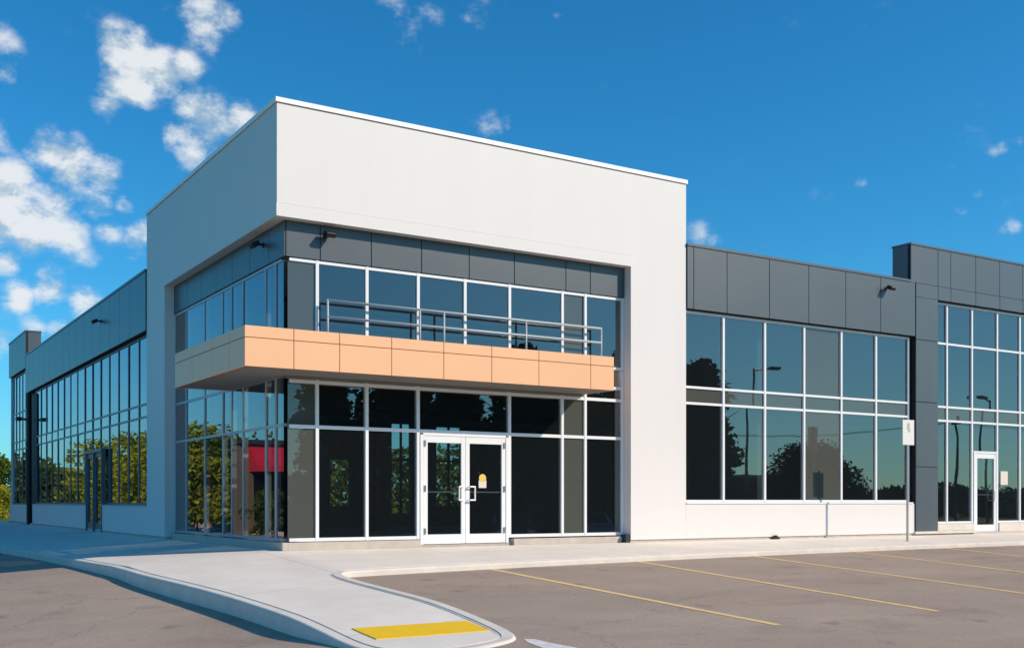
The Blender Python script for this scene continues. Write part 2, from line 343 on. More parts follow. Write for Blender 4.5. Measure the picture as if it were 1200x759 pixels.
# ---------------------------------------------------------------- sidewalk + kerb
OUT = [(-3.4,60),(-3.3,12),(-3.0,6.3),(-2.9,2),(-2.75,-1),(-2.5,-2.6),(-2.31,-4.1),(-2.2,-5.8),(-2.17,-7.2),(-2.16,-8.1),(-2.05,-8.55),(-1.8,-8.85),(-1.4,-9.03),(-1.0,-9.07),(-.72,-9.03),(-.52,-8.95),(-.38,-8.75),(-.27,-8.3),(-.21,-7.4),(-.21,-6.4),(-.24,-5.5),(-.27,-4.6),(-.27,-3.9),(-.22,-3.5),(-.1,-3.3),(.1,-3.22),(.8,-3.12),(2.8,-2.9),(6.27,-2.6),(9.5,-2.42),(12.7,-2.28),(16.1,-2.2),(42,-2.15)]
def smooth_poly(P, n=2):
    for _ in range(n):
        Q = [P[0]]
        for a, b in zip(P, P[1:]):
            if math.dist(a, b) > 2.2: Q += [tuple(a[i]*.92+b[i]*.08 for i in (0,1)), tuple(a[i]*.08+b[i]*.92 for i in (0,1))]
            else: Q += [tuple(a[i]*.75+b[i]*.25 for i in (0,1)), tuple(a[i]*.25+b[i]*.75 for i in (0,1))]
        P = Q+[P[-1]]
    return P
OUT = smooth_poly(OUT)
def densify(P, s):
    Q = []
    for a, b in zip(P, P[1:]):
        k = max(1, int(math.dist(a, b)/s))
        Q += [tuple(a[i]+(b[i]-a[i])*t/k for i in (0,1)) for t in range(k)]
    return Q+[P[-1]]
OUT = densify(OUT, 1.0)
def offset(P, d):
    R = []
    for i, p in enumerate(P):
        a = Vector(P[max(i-1, 0)]); b = Vector(P[min(i+1, len(P)-1)]); t = (b-a).normalized(); n = Vector((-t.y, t.x))  # inward = left of travel
        R.append((p[0]+n.x*d, p[1]+n.y*d))
    return R
prof = [(0.0,-.45),(0.010,-.03),(0.025,-.006),(.04,0.003),(.172,.003),(.175,-.008),(.21,-.008)]
bm = BM(); rows = []
for d, dz in prof:
    O = offset(OUT, d); rows.append([bm.verts.new((p[0], p[1], topi(*OUT[i])+dz)) for i, p in enumerate(O)])
for a, b in zip(rows, rows[1:]):
    for i in range(len(OUT)-1): bm.faces.new([a[i], a[i+1], b[i+1], b[i]])
struct(link('kerb', bm, M['kerb'], smooth=False))
INN = offset(OUT, .183)
bm = BM(); poly = INN+[(42,.15),(.15,.15),(.15,60)]
edges = []; vs = [bm.verts.new((p[0], p[1], 0)) for p in poly]
for i in range(len(vs)): edges.append(bm.edges.new([vs[i], vs[(i+1)%len(vs)]]))
bmesh.ops.triangle_fill(bm, use_beauty=True, edges=edges)
for co, no in [((0,0,0),(1,0,0)),((0,0,0),(0,1,0))]+[((0,-y_/10,0),(0,1,0)) for y_ in range(62, 88, 3)]:
    bmesh.ops.bisect_plane(bm, geom=bm.verts[:]+bm.edges[:]+bm.faces[:], plane_co=co, plane_no=no)
for v in bm.verts: v.co.z = topi(v.co.x, v.co.y)
bd = [e for e in bm.edges if e.is_boundary]
r = bmesh.ops.extrude_edge_only(bm, edges=bd)
for v in [g for g in r['geom'] if isinstance(g, bmesh.types.BMVert)]: v.co.z -= .3
struct(link('sidewalk', bm, M['sidewalk']))

# tactile plate (quad drawn out on the slope, domes in its mesh)
bm = BM(); q = [(-1.78,-8.02),(-.53,-8.40),(-.50,-7.82),(-1.80,-7.40)]
def quad(u, w): return ((q[0][0]*(1-u)+q[1][0]*u)*(1-w)+(q[3][0]*(1-u)+q[2][0]*u)*w, (q[0][1]*(1-u)+q[1][1]*u)*(1-w)+(q[3][1]*(1-u)+q[2][1]*u)*w)
G = []
for i in range(13):
    G.append([])
    for j in range(7):
        x, y = quad(i/12, j/6); G[-1].append(bm.verts.new((x, y, topi(x, y)+.012)))
for i in range(12):
    for j in range(6): bm.faces.new([G[i][j], G[i+1][j], G[i+1][j+1], G[i][j+1]])
r = bmesh.ops.extrude_edge_only(bm, edges=[e for e in bm.edges if e.is_boundary])
for v in [g for g in r['geom'] if isinstance(g, bmesh.types.BMVert)]: v.co.z -= .03
for i in range(26):
    for j in range(12):
        x, y = quad((i+.5)/26, (j+.5)/12)
        tube(bm, (x, y, topi(x, y)+.011), (x, y, topi(x, y)+.0135), .011, .007, 6)
tag(link('tactile_paving', bm, M['yellow']), 'yellow tactile warning plate at the near tip of the sidewalk', 'tactile paving')

# parking lines
def stripe(name, a, b, w, m, seg=8):
    bm = BM(); a = Vector(a); b = Vector(b); t = (b-a).normalized(); n = Vector((-t.y, t.x))*w/2; pr = None
    for i in range(seg+1):
        p = a+(b-a)*i/seg; jj = random.uniform(-.004, .004)
        cur = [bm.verts.new(((p+n).x+jj, (p+n).y, asp(*(p+n))+.004)), bm.verts.new(((p-n).x+jj, (p-n).y, asp(*(p-n))+.004))]
        if pr: bm.faces.new([pr[0], cur[0], cur[1], pr[1]])
        pr = cur
    return struct(link(name, bm, m))
for x0, y0, x1, y1 in [(2.8,-2.93,3.02,-9.43),(6.27,-2.63,6.15,-9.41),(9.5,-2.45,9.41,-9.4),(12.73,-2.31,12.6,-9.4),(16.1,-2.23,15.85,-9.4),(19.4,-2.22,19.3,-9.4),(22.7,-2.22,22.6,-9.4)]:
    stripe('parking_line', (x0, y0), (x1, y1), .125, M['line_yellow'], 20)
bm = BM(); pts = [(-.46,-9.08),(-.40,-8.92),(-.31,-9.0),(-.28,-9.3),(-.18,-9.8),(.05,-10.8),(-.10,-10.82),(-.38,-9.9),(-.49,-9.42)]
bm.faces.new([bm.verts.new((x, y, asp(x, y)+.004)) for x, y in pts]); struct(link('white_line', bm, M['line_white']))

# ================================================================ THE BUILDING
B = empty('retail_building', 'new single storey retail building with white corner tower, orange canopy and grey panel wings', 'building', (0,0,0))
LOW = -.9
# --- white corner tower shell (two piers, high fascia, returns)
bm = BM(); T0 = 6.05; T1 = 8.10; TX = 9.76; TY = 9.43
box(bm, 8.16, TX, 0, .6, 0, T0)                       # right pier
box(bm, 0, .6, 7.72, TY, 0, T0)                       # left pier
box(bm, 0, TX, 0, .5, T0, T1)                         # right fascia
box(bm, 0, .5, .5, TY, T0, T1)                        # left fascia
box(bm, TX-.5, TX, .5, TY, 6.3, T1); box(bm, .5, TX-.5, TY-.5, TY, 6.3, T1)  # rear parapets
box(bm, -.012, 8.16, -.012, -.0005, T0-.004, 6.28)         # proud band framing the opening
box(bm, -.012, -.0005, 0.0, 7.72, T0-.004, 6.28)
link('corner_tower', bm, M['white'], B)
bm = BM(); box(bm, 0, 8.165, -.003, -.0003, 6.2815, 6.293); link('reveal_shade_strip', bm, M['sign_pale'], B)  # grey strip painting the shade line above the proud band
bm = BM()
for s in ('R', 'L'):
    wbox(bm, s, -.03 if s == 'R' else .53, TX+.03 if s == 'R' else TY+.03, -.03, .53, 8.115, 8.20)
link('parapet_cap', bm, M['cap'], B)
bm = BM()
box(bm, .01, TX-.01, .01, TY-.01, 7.9, 8.05); 
link('tower_roof', bm, M['roof'], B)
# concrete plinth
bm = BM()
box(bm, .27, 3.03, .16, .5, LOW, .09, 0, .01); box(bm, 5.2, 8.10, .16, .5, LOW, .075, 0, .01); box(bm, 3.035, 5.195, .24, .5, LOW, -.012)
box(bm, .16, .5, .165, 7.70, LOW, .09, 0, .01)
box(bm, 8.17, 32, .03, .5, LOW, -.005); box(bm, .03, .5, 7.73, 33.4, LOW, -.005)
link('concrete_plinth', bm, M['concrete'], B)
# --- panels
def panels(name, side, joints, d0, z0, z1, m, mj, gap=.014, hj=(), back=.10, bev=.004, parent=B):
    bm = BM(); zs = [z0]+list(hj)+[z1]
    for a, b in zip(joints, joints[1:]):
        for c, d in zip(zs, zs[1:]):
            wbox(bm, side, a+gap/2, b-gap/2, d0, d0+.03, c+(gap/2 if c != z0 else 0), d-(gap/2 if d != z1 else 0), 0, bev)
    wbox(bm, side, joints[0]+.002, joints[-1]-.002, d0+.026, d0+back, z0+.003, z1-.003, 1)
    return link(name, bm, [m, mj], parent)
# recessed grey bands under the fascia
panels('grey_panel_band', 'R', [.255,.93,1.98,3.07,4.16,5.25,6.56,7.21,8.16], .22, 5.385, 6.045, M['grey'], M['joint'])
panels('grey_panel_band', 'L', [.22,1.05,2.15,3.25,4.35,5.45,6.55,7.72], .22, 5.385, 6.045, M['grey'], M['joint'])
# wings
panels('grey_panel_wall', 'R', [9.77,9.97,11.0,12.38,13.73,15.07,16.4,17.79], -.03, 5.27, 6.70, M['grey'], M['joint'])
jl = [9.44]+[9.9+i*1.21 for i in range(1, 16)]+[28.8]
panels('grey_panel_wall', 'L', jl, -.03, 5.20, 6.70, M['grey'], M['joint'])
# right pylon and high band
pj = [17.60,18.73,19.28]+[19.28+1.1*i for i in range(1, 12)]
panels('grey_panel_wall', 'R', pj, -.035, 6.70, 7.70, M['grey'], M['joint'])
panels('grey_panel_wall', 'R', [17.80]+pj[1:], -.04, 6.33, 6.692, M['grey'], M['joint'])
panels('grey_pylon', 'R', [17.80,18.73], -.04, .05, 6.325, M['grey'], M['joint'], hj=(1.78,3.52,5.19), back=.35)
bm = BM(); box(bm, 17.602, 31.3, .07, .56, 6.46, 7.70)
link('raised_parapet', bm, M['grey'], B)
# left raised block
panels('grey_panel_wall', 'L', [28.81,30.0,31.2,32.3,33.4], -.035, 6.24, 7.70, M['grey'], M['joint'])
bm = BM(); box(bm, .07, .56, 28.812, 33.4, 6.46, 7.70)
link('raised_parapet', bm, M['grey'], B)
# copings
for a in [(9.77, 17.59, -.05, .3, 6.702, 6.76), (-.05, .3, 9.44, 28.80, 6.702, 6.76), (17.585, 31.32, -.055, .58, 7.702, 7.755), (-.055, .58, 28.79, 33.42, 7.702, 7.755)]:
    bm = BM(); box(bm, *a); link('coping', bm, M['grey'], B)
for n_, a in [('parapet', (9.77, 17.59, .1, .3, 6.46, 6.70)), ('parapet', (.1, .3, 9.44, 28.8, 6.46, 6.70)), ('end_wall', (.05, 6.85, 33.3, 33.4, -.3, 6.45)), ('end_wall', (31.2, 31.3, .1, 14.1, -.3, 6.45))]:
    bm = BM(); box(bm, *a); link(n_, bm, M['white'], B)
# low white walls under the windows
bm = BM()
box(bm, 9.765, 17.72, 0, .35, 0, .79); box(bm, 17.722, 17.798, .0, .35, 0, .79)
link('low_wall', bm, M['white'], B)
bm = BM()
box(bm, 0, .35, 9.435, 14.68, 0, .72); box(bm, 0, .35, 17.02, 27.3, 0, .72); box(bm, 0, .35, 28.81, 33.4, 0, .72)
link('low_wall', bm, M['white'], B)
for a in [(9.765, 17.72, -.02, .2, .793, .83), (-.02, .2, 9.435, 14.68, .723, .76), (-.02, .2, 17.02, 27.3, .723, .76)]:
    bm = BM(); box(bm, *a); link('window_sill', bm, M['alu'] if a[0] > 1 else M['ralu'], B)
bm = BM(); box(bm, 17.78, 20.42, -.05, .2, -.02, .045); box(bm, 18.74, 20.42, .06, .35, .05, .235); box(bm, 21.62, 31.2, .06, .35, -.1, .235)
link('door_side_plinth', bm, M['kerb'], B)
# left wing recess, its shade painted near-black, with the black leader
bm = BM(); box(bm, .18, .3, 27.3, 28.8, -.3, 5.2); link('recess_shade', bm, M['reveal'], B)
bm = BM(); tube(bm, (.0,28.1,-.2), (.0,28.1,5.15), .09); tube(bm, (-.02,28.1,4.1), (-.3,28.5,4.15), .05); box(bm, -.42, -.22, 28.4, 28.75, 4.08, 4.22)
link('rain_leader', bm, M['black'], B)
bm = BM(); box(bm, 17.725, 17.795, .12, .3, .79, 5.27); link('recess_shade', bm, M['reveal'], B)  # dark strip stands in for the shadow in the window reveal

# --- interiors (floors, rear walls with their openings, ceilings)
bm = BM()
box(bm, .5, 31.2, .5, 14, -.12, .02); box(bm, .5, 6.85, 14, 33.3, -.12, .02)
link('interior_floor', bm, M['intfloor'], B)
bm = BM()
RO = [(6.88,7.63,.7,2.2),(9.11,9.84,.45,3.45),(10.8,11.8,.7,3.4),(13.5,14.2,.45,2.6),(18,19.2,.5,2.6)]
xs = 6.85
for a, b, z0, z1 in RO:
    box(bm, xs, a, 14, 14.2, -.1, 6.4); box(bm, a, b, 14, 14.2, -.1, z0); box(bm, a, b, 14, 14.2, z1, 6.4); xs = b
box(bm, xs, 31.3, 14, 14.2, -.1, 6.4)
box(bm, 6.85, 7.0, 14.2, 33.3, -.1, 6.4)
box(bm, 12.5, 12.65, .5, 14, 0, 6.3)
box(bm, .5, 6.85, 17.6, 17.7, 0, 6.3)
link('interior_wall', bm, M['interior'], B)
bm = BM()
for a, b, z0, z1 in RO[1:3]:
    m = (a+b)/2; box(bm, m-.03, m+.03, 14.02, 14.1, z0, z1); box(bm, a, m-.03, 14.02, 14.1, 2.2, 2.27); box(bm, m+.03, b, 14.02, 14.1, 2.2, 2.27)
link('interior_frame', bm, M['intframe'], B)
for x in (2.0, 5.9):
    bm = BM(); box(bm, x, x+.22, 8.88, 9.12, .02, 6.3); link('interior_column', bm, M['intframe'], B)
bm = BM(); box(bm, .5, 12.5, 9.0-.06, 9.06, 3.2, 3.45); link('interior_beam', bm, M['intframe'], B)
bm = BM(); box(bm, .5, 31.2, .5, 14.2, 6.3, 6.45); box(bm, .5, 7.0, 14.2, 33.3, 6.3, 6.45)
link('roof', bm, M['roof'], B)

# --- glazing. rows = [(z0, z1)], bars = transom heights; spandrel bays opaque
def glazing(side, mull, bars, zlo, zhi, dfr, fw=.066, ft=.055, frame='alu', spandrel=(), strip=(), skip=None, dep=.11, dglass=.04, barw=None, first=True, last=True):
    bm = BM(); frw = fw/2
    for i, a in enumerate(mull):
        if (i == 0 and not first) or (i == len(mull)-1 and not last): continue
        z0 = zlo
        wbox(bm, side, a-frw, a+frw, dfr, dfr+dep, z0, zhi, 0, .004)
    for a, b, k in zip(mull, mull[1:], range(99)):
        for z in bars:
            if skip and k in skip and z < skip[k]-.01: continue
            wbox(bm, side, a+frw-.001, b-frw+.001, dfr+.006, dfr+dep-.01, z-ft/2, z+ft/2)
    fr = link('curtain_wall_frame', bm, M[frame], B)
    for k, (a, b) in enumerate(zip(mull, mull[1:])):
        sb = BM(); gb = BM(); ns = ng = 0
        lv = sorted(bars)
        for z0, z1 in zip(lv, lv[1:]):
            if skip and k in skip and z1 <= skip[k]+.01: continue
            op = k in spandrel or any(abs(z0-s) < .01 for s in strip)
            t = sb if op else gb
            jit = random.uniform(-.006, .006)
            d = dfr+dglass
            if side == 'R': P = [(a+.01, d, z0), (b-.01, d+jit, z0), (b-.01, d+jit, z1), (a+.01, d, z1)]
            else: P = [(d, a+.01, z0), (d+jit, b-.01, z0), (d+jit, b-.01, z1), (d, a+.01, z1)]
            vs = [t.verts.new(p) for p in P]; t.faces.new(vs)
            if op: ns += 1
            else: ng += 1
        if ng: link('window_pane', gb, M['glass'], fr)
        else: gb.free()
        if ns: link('spandrel_panel', sb, M['spandrel'], fr)
        else: sb.free()
    return fr
# tower, right facade
mu = [.30,.88,1.9,3.01,4.08,5.15,6.49,7.1,8.12]
glazing('R', mu, [3.80,5.345], 3.76, 5.38, .24, spandrel=(0,6), first=False)
ml = [.30,.88,1.9,3.01,5.15,6.49,7.1,8.12]
glazing('R', ml, [.135,2.25,3.09,3.36], .10, 3.75, .24, spandrel=(0,5), strip=(), skip={3:2.25}, ft=.065, first=False)
# tower, left facade
bl = [.34,.75,1.29,2.64,3.37,3.97,5.28,6.75,7.68]
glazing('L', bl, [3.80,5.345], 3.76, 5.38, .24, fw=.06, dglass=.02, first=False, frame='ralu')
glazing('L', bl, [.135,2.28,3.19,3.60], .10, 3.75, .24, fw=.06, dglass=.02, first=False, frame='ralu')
# right wing
glazing('R', [9.80,11.02,12.37,13.72,15.07,16.39,17.69], [.86,3.12,3.49,5.22], .835, 5.25, .10, spandrel=(3,), strip=(3.12,))
# far right bays with their door
fm = [18.80,19.31,20.42,21.58,22.66]+[22.66+1.1*i for i in range(1, 8)]
glazing('R', fm, [.27,3.07,3.45,5.19,6.28], .24, 6.31, .10, strip=(3.07,), skip={2:2.31}, first=False)
# left wing and far-left bays
lm = [9.50]+[9.6+1.181*i for i in range(1, 15)]+[27.25]
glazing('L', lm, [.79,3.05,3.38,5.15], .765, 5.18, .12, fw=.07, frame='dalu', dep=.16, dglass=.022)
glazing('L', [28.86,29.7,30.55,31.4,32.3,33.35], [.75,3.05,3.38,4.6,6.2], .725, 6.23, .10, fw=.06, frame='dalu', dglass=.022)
# dark line above every head
bm = BM(); box(bm, .22, 8.16, .26, .4, 5.348, 5.384) ; box(bm, .26, .4, .4, 7.72, 5.348, 5.384); box(bm, 9.77, 17.79, .02, .3, 5.255, 5.268); box(bm, .02, .3, 9.44, 28.8, 5.183, 5.198)
link('head_reveal', bm, M['joint'], B)

# --- doors
def leaf(side, a0, a1, d, z0, z1, hinge, style=.095, frame='alu', pane='glass'):
    bm = BM()
    wbox(bm, side, a0, a0+style, d, d+.05, z0, z1, 0, .004); wbox(bm, side, a1-style, a1, d, d+.05, z0, z1, 0, .004)
    wbox(bm, side, a0+style, a1-style, d+.002, d+.048, z1-.13, z1); wbox(bm, side, a0+style, a1-style, d+.002, d+.048, z0, z0+.24*(1 if style > .1 else .8))
    o = link('door_leaf', bm, M[frame], B)
    bm = BM(); P = [(a0+style, z0+.18), (a1-style, z0+.18), (a1-style, z1-.12), (a0+style, z1-.12)]
    bm.faces.new([bm.verts.new((a, d+.025, z) if side == 'R' else (d+.025, a, z)) for a, z in P]); link('door_pane', bm, M[pane], o)
    bm = BM(); wbox(bm, side, a0+style, a1-style, d+.03, d+.06, 1.03, 1.055); link('push_bar', bm, M['ralu'], o)
    return o
def handle(x, sgn, d, par):
    bm = BM()
    tube(bm, (x, d, 1.15), (x, d-.07, 1.15), .014); tube(bm, (x, d, .88), (x, d-.07, .88), .014)
    tube(bm, (x, d-.07, 1.15), (x+sgn*.12, d-.07, 1.15), .016); tube(bm, (x, d-.07, .88), (x+sgn*.12, d-.07, .88), .016); tube(bm, (x+sgn*.12, d-.07, 1.165), (x+sgn*.12, d-.07, .865), .016)
    link('door_handle', bm, M['alu'], par)
bm = BM(); box(bm, 3.045, 3.115, .225, .33, -.01, 2.18, 0, .004); box(bm, 5.045, 5.112, .225, .33, -.01, 2.18, 0, .004); box(bm, 3.115, 5.045, .228, .33, 2.165, 2.218)
link('door_frame', bm, M['alu'], B)
for a0, a1, sg in [(3.12,4.078,-1),(4.084,5.04,1)]:
    o = leaf('R', a0, a1, .235, 0, 2.16, 0)
    handle(a1-.06 if sg < 0 else a0+.06, sg, .235, o)
    hx = a0+.03 if sg < 0 else a1-.03
    for z in (.2, 1.05, 1.95):
        bm = BM(); box(bm, hx-.02, hx+.02, .215, .234, z, z+.12); link('hinge', bm, M['steel'], o)
    if sg > 0:
        bm = BM(); box(bm, 4.40, 4.58, .244, .252, 1.13, 1.285, 0); tube(bm, (4.49, .2425, 1.33), (4.49, .2438, 1.33), .085, .085, 20, 1); link('door_sticker', bm, [M['paper'], M['sticker']], o)
bm = BM(); box(bm, 20.47, 20.53, .08, .2, -.01, 2.27); box(bm, 21.50, 21.56, .08, .2, -.01, 2.27); box(bm, 20.53, 21.50, .083, .2, 2.21, 2.27); box(bm, 20.46, 20.47, .1, .2, 0, .3); box(bm, 21.56, 21.62, .12, .2, 0, .3)
link('door_frame', bm, M['alu'], B)
o = leaf('R', 20.54, 21.49, .09, 0, 2.20, 0, .09); handle(21.44, -1, .09, o)
bm = BM(); box(bm, 21.76, 22.10, .124, .130, 1.33, 1.72); link('notice', bm, M['paper'], B)
# left-wing double door (dark frames)
bm = BM(); box(bm, -.03, .10, 15.80, 15.90, -.06, 2.32); box(bm, -.02, .10, 14.70, 14.78, -.06, 2.32); box(bm, -.02, .10, 16.90, 16.98, -.06, 2.32); box(bm, -.03, .10, 14.70, 16.98, 2.322, 2.42)
link('door_frame', bm, M['dalu'], B)
bm = BM(); box(bm, .02, .35, 14.68, 17.02, -.3, .02); link('door_threshold', bm, M['concrete'], B)
for a0, a1 in [(14.79,15.79),(15.91,16.89)]: leaf('L', a0, a1, .02, .02, 2.31, 0, .07, 'dalu')

# --- canopy
cx0, cx1, cy0, cz0, cz1 = -.9, 7.0, -.9, 3.165, 3.862
can = empty('canopy', '', ''); 
for k in ('label', 'category'): del can[k]
can.parent = B
bm = BM()
jx = [-.9,-.02,.84,1.87,2.96,4.02,5.12,6.4,7.0]; jy = [-.9+.0,-.06,.91,2.24,3.47]
for a, b in zip(jx, jx[1:]):
    box(bm, a+(.006 if a > -.9 else 0), b-(.006 if b < 7 else 0), cy0, cy0+.03, cz0, 3.655, 0, .003)
    box(bm, a+(.006 if a > -.9 else 0), b-(.006 if b < 7 else 0), cy0, cy0+.03, 3.667, cz1, 0, .003)
box(bm, cx0+.032, cx1-.002, cy0+.02, cy0+.12, cz0+.004, cz1-.004, 1)
for a, b in zip(jy, jy[1:]):
    a2 = a+.031 if a == jy[0] else a+.006
    for z0, z1 in ((cz0, 3.655), (3.667, cz1)): box(bm, cx0, cx0+.03, a2, b-(.006 if b < 3.4 else 0), z0, z1, 0, .003)
box(bm, cx0+.02, cx0+.12, cy0+.032, 3.468, cz0+.004, cz1-.004, 1)
box(bm, 6.97, 7.0, cy0+.031, .238, cz0, cz1, 0); box(bm, cx0+.031, .238, 3.44, 3.47, cz0, cz1, 0)
link('fascia_panel', bm, [M['orange'], M['orangej']], can)
bm = BM(); box(bm, cx0+.12, 6.96, cy0+.12, .235, cz0+.01, cz0+.04); box(bm, cx0+.12, .235, .236, 3.43, cz0+.01, cz0+.04)
box(bm, .236, 7.0, .18, .236, 3.13, 3.17)
link('soffit', bm, M['soffit'], can)
bm = BM(); box(bm, cx0+.12, 6.96, cy0+.12, .235, 3.68, 3.72); box(bm, cx0+.12, .235, .236, 3.43, 3.68, 3.72)
link('canopy_deck', bm, M['roof'], can)

# --- guard rail in front of the upper windows
bm = BM(); ry = .08
tube(bm, (1.02,ry,4.62), (7.40,ry,4.62), .024); tube(bm, (1.02,ry,4.31), (7.40,ry,4.31), .024)
rl = link('guard_rail', bm, M['ralu'], B, True)
for x in (1.02,2.96,3.5,5.45,7.40):
    bm = BM(); tube(bm, (x,ry,3.72), (x,ry,4.64), .022); link('rail_post', bm, M['ralu'], rl, True)

# --- wall lights (small black flood lights on an arm)
def wall_light(loc, side, tilt=.5):
    bm = BM()
    tube(bm, (0,0,0), (0,-.16,.02), .03); tube(bm, (0,-.002,0), (0,-.02,0), .07)
    bmh = BM(); box(bmh, -.13, .13, -.10, .10, -.05, .07, 0, .02)
    bmesh.ops.rotate(bmh, verts=bmh.verts[:], cent=(0,0,0), matrix=Matrix.Rotation(tilt, 3, 'X'))
    bmesh.ops.translate(bmh, verts=bmh.verts[:], vec=(0,-.2,-.02))
    a = link('wall_light', bm, M['black'], B); a.location = loc; a.rotation_euler = (0,0,0 if side == 'R' else -math.pi/2)
    h = link('lamp_head', bmh, M['black'], a); a.scale = (.78, .85, .78)
wall_light((1.05,.22,5.86), 'R'); wall_light((.22,1.35,5.80), 'L'); wall_light((16.6,-.03,6.42), 'R'); wall_light((-.03,14.7,6.15), 'L')
# wall foot vent
bm = BM(); box(bm, 12.46, 12.70, -.07, -.002, -.07, -.01, 0, .015); box(bm, 12.52, 12.64, -.06, -.003, -.01, .03, 0, .012); link('foundation_vent', bm, M['black'], B)
bm = BM(); box(bm, 8.03, 8.15, .02, .2, -.2, .12, 0, .01); link('dark_corner_box', bm, M['reveal'], B)  # dark box where the plinth meets the right pier

# ================================================================ sign post on the sidewalk
SP = (15.73,-1.39); zg = top(*SP)
sg = empty('sign_post', 'small white parking sign on a thin grey post at the sidewalk edge', 'sign', (SP[0], SP[1], zg), math.radians(-4))
bm = BM(); box(bm, -.022, .022, -.018, .018, -.05, 3.02); link('post', bm, M['postgrey'], sg)
bm = BM(); box(bm, -.20, .20, -.032, -.020, 2.38, 3.0, 0, .004)
bmesh.ops.recalc_face_normals(bm, faces=bm.faces[:]); pl = link('sign_panel', bm, M['paint_white'], sg)
bm = BM(); box(bm, -.045, .045, -.036, -.0325, 2.78, 2.92); box(bm, -.02, .06, -.036, -.0325, 2.70, 2.78); link('symbol', bm, M['sign_pale'], pl)

# ================================================================ vegetation
def crown(name, m, n, shape, parent, leaf=.16, seed=0):
    """leaf clumps: many small bent quads scattered round clump centres inside an uneven crown volume"""
    rnd = random.Random(seed); V = []; F = []
    clumps = [shape(rnd) for _ in range(max(12, n//26))]
    for c, cr in clumps:
        for _ in range(26):
            while True:
                d = Vector((rnd.uniform(-1,1), rnd.uniform(-1,1), rnd.uniform(-1,1)))
                if .15 < d.length < 1: break
            p = Vector(c)+d*cr; s = leaf*rnd.uniform(.6, 1.3)
            u = Vector((rnd.gauss(0,1), rnd.gauss(0,1), rnd.gauss(0,.6))).normalized(); w = u.cross(Vector((rnd.gauss(0,1), rnd.gauss(0,1), rnd.gauss(0,1)))).normalized()
            i = len(V); V += [p-u*s, p+w*s*.55, p+u*s, p-w*s*.55]; F.append((i, i+1, i+2, i+3))
    me = bpy.data.meshes.new(name); me.from_pydata([tuple(v) for v in V], [], F); me.materials.append(m)
    o = bpy.data.objects.new(name, me); C.objects.link(o); o.parent = parent; return o
def broad(h, r, z0):
    def f(rnd):
        t = rnd.random(); a = rnd.uniform(0, 2*math.pi); z = z0+(h-z0)*t
        rr = r*math.sqrt(max(.05, 1-(2*t-.85)**2/1.6))*(rnd.random()**.5)*(.8+.3*math.sin(3*a+t*5))
        return (rr*math.cos(a), rr*math.sin(a), z), r*rnd.uniform(.14, .30)
    return f
def conical(h, r, z0):
    def f(rnd):
        t = rnd.random()**1.2; a = rnd.uniform(0, 2*math.pi); rr = r*(1-t**1.6*.85)*(rnd.random()**.4)
        return (rr*math.cos(a), rr*math.sin(a), z0+(h-z0)*t), r*rnd.uniform(.12, .24)
    return f
def make_tree(name, label, loc, h, r, m, kind='broad', n=5200, z0=None, leaf=.16, group=None, seed=1, cat='tree'):
    t = empty(name, label, cat, loc, 0, group); rnd = random.Random(seed)
    z0 = h*.22 if z0 is None else z0
    bm = BM(); tube(bm, (0,0,-.3), (.05,0,h*.45), .035*h*.5, .02*h*.5, 9); tube(bm, (.05,0,h*.45), (0,.05,h*.85), .02*h*.5, .01, 7)
    for k in range(7):
        a = k*2.4; z = h*(.25+.07*k); L = r*rnd.uniform(.5,.8); tube(bm, (.03,0,z), (L*math.cos(a), L*math.sin(a), z+L*.7), .012*h*.5, .008, 6)
    link('trunk', bm, M['bark'], t, True)
    crown('crown', m, n, (broad if kind == 'broad' else conical)(h, r, z0), t, leaf, seed)
    return t
def gz(x, y): return asp(x, y)-.05
# lime bush and the tree beyond the far left corner
make_tree('bush', 'bright lime green bush at the far left end of the building', (2.3,55,gz(2.3,55)), 1.95, .95, M['leaf_lime'], n=5200, z0=.1, leaf=.08, seed=3, cat='bush')
make_tree('tree', 'green tree rising behind the lime bush at the far left edge', (3.0,63,gz(3,63)), 4.0, 1.6, M['leaf_mid'], n=8000, z0=.3, leaf=.12, seed=4)
# row of sunlit trees along the left verge (seen mirrored in the left glazing)
vr = [(-8.2,57,5.4,2.4),(-9.5,52,5.8,2.6),(-9.4,47,5.2,2.3),(-10.2,43,5.6,2.6),(-11.2,39.5,5.0,2.2),(-8.3,35.5,3.3,1.9),(-12.6,25.5,3.4,1.6)]
base = []
for i, (x, y, h, r) in enumerate(vr):
    lab = ['verge tree standing farthest back in the sunlit row left of the building','wide crowned verge tree second from the far end of the sunlit row','verge tree third from the far end of the sunlit row','broad verge tree in the middle of the sunlit row left of the building','verge tree next to the restaurant with red awnings','narrow verge tree standing at the road edge beside the restaurant','short verge tree nearest to the camera, before the restaurant corner'][i]
    make_tree('verge_tree', lab, (x, y, gz(x, y)), h*.9+.6, r, M['leaf'] if i != 4 else M['leaf_mid'], n=4200, z0=.8, leaf=.16, seed=20+i, group='trees in the row along the left verge')
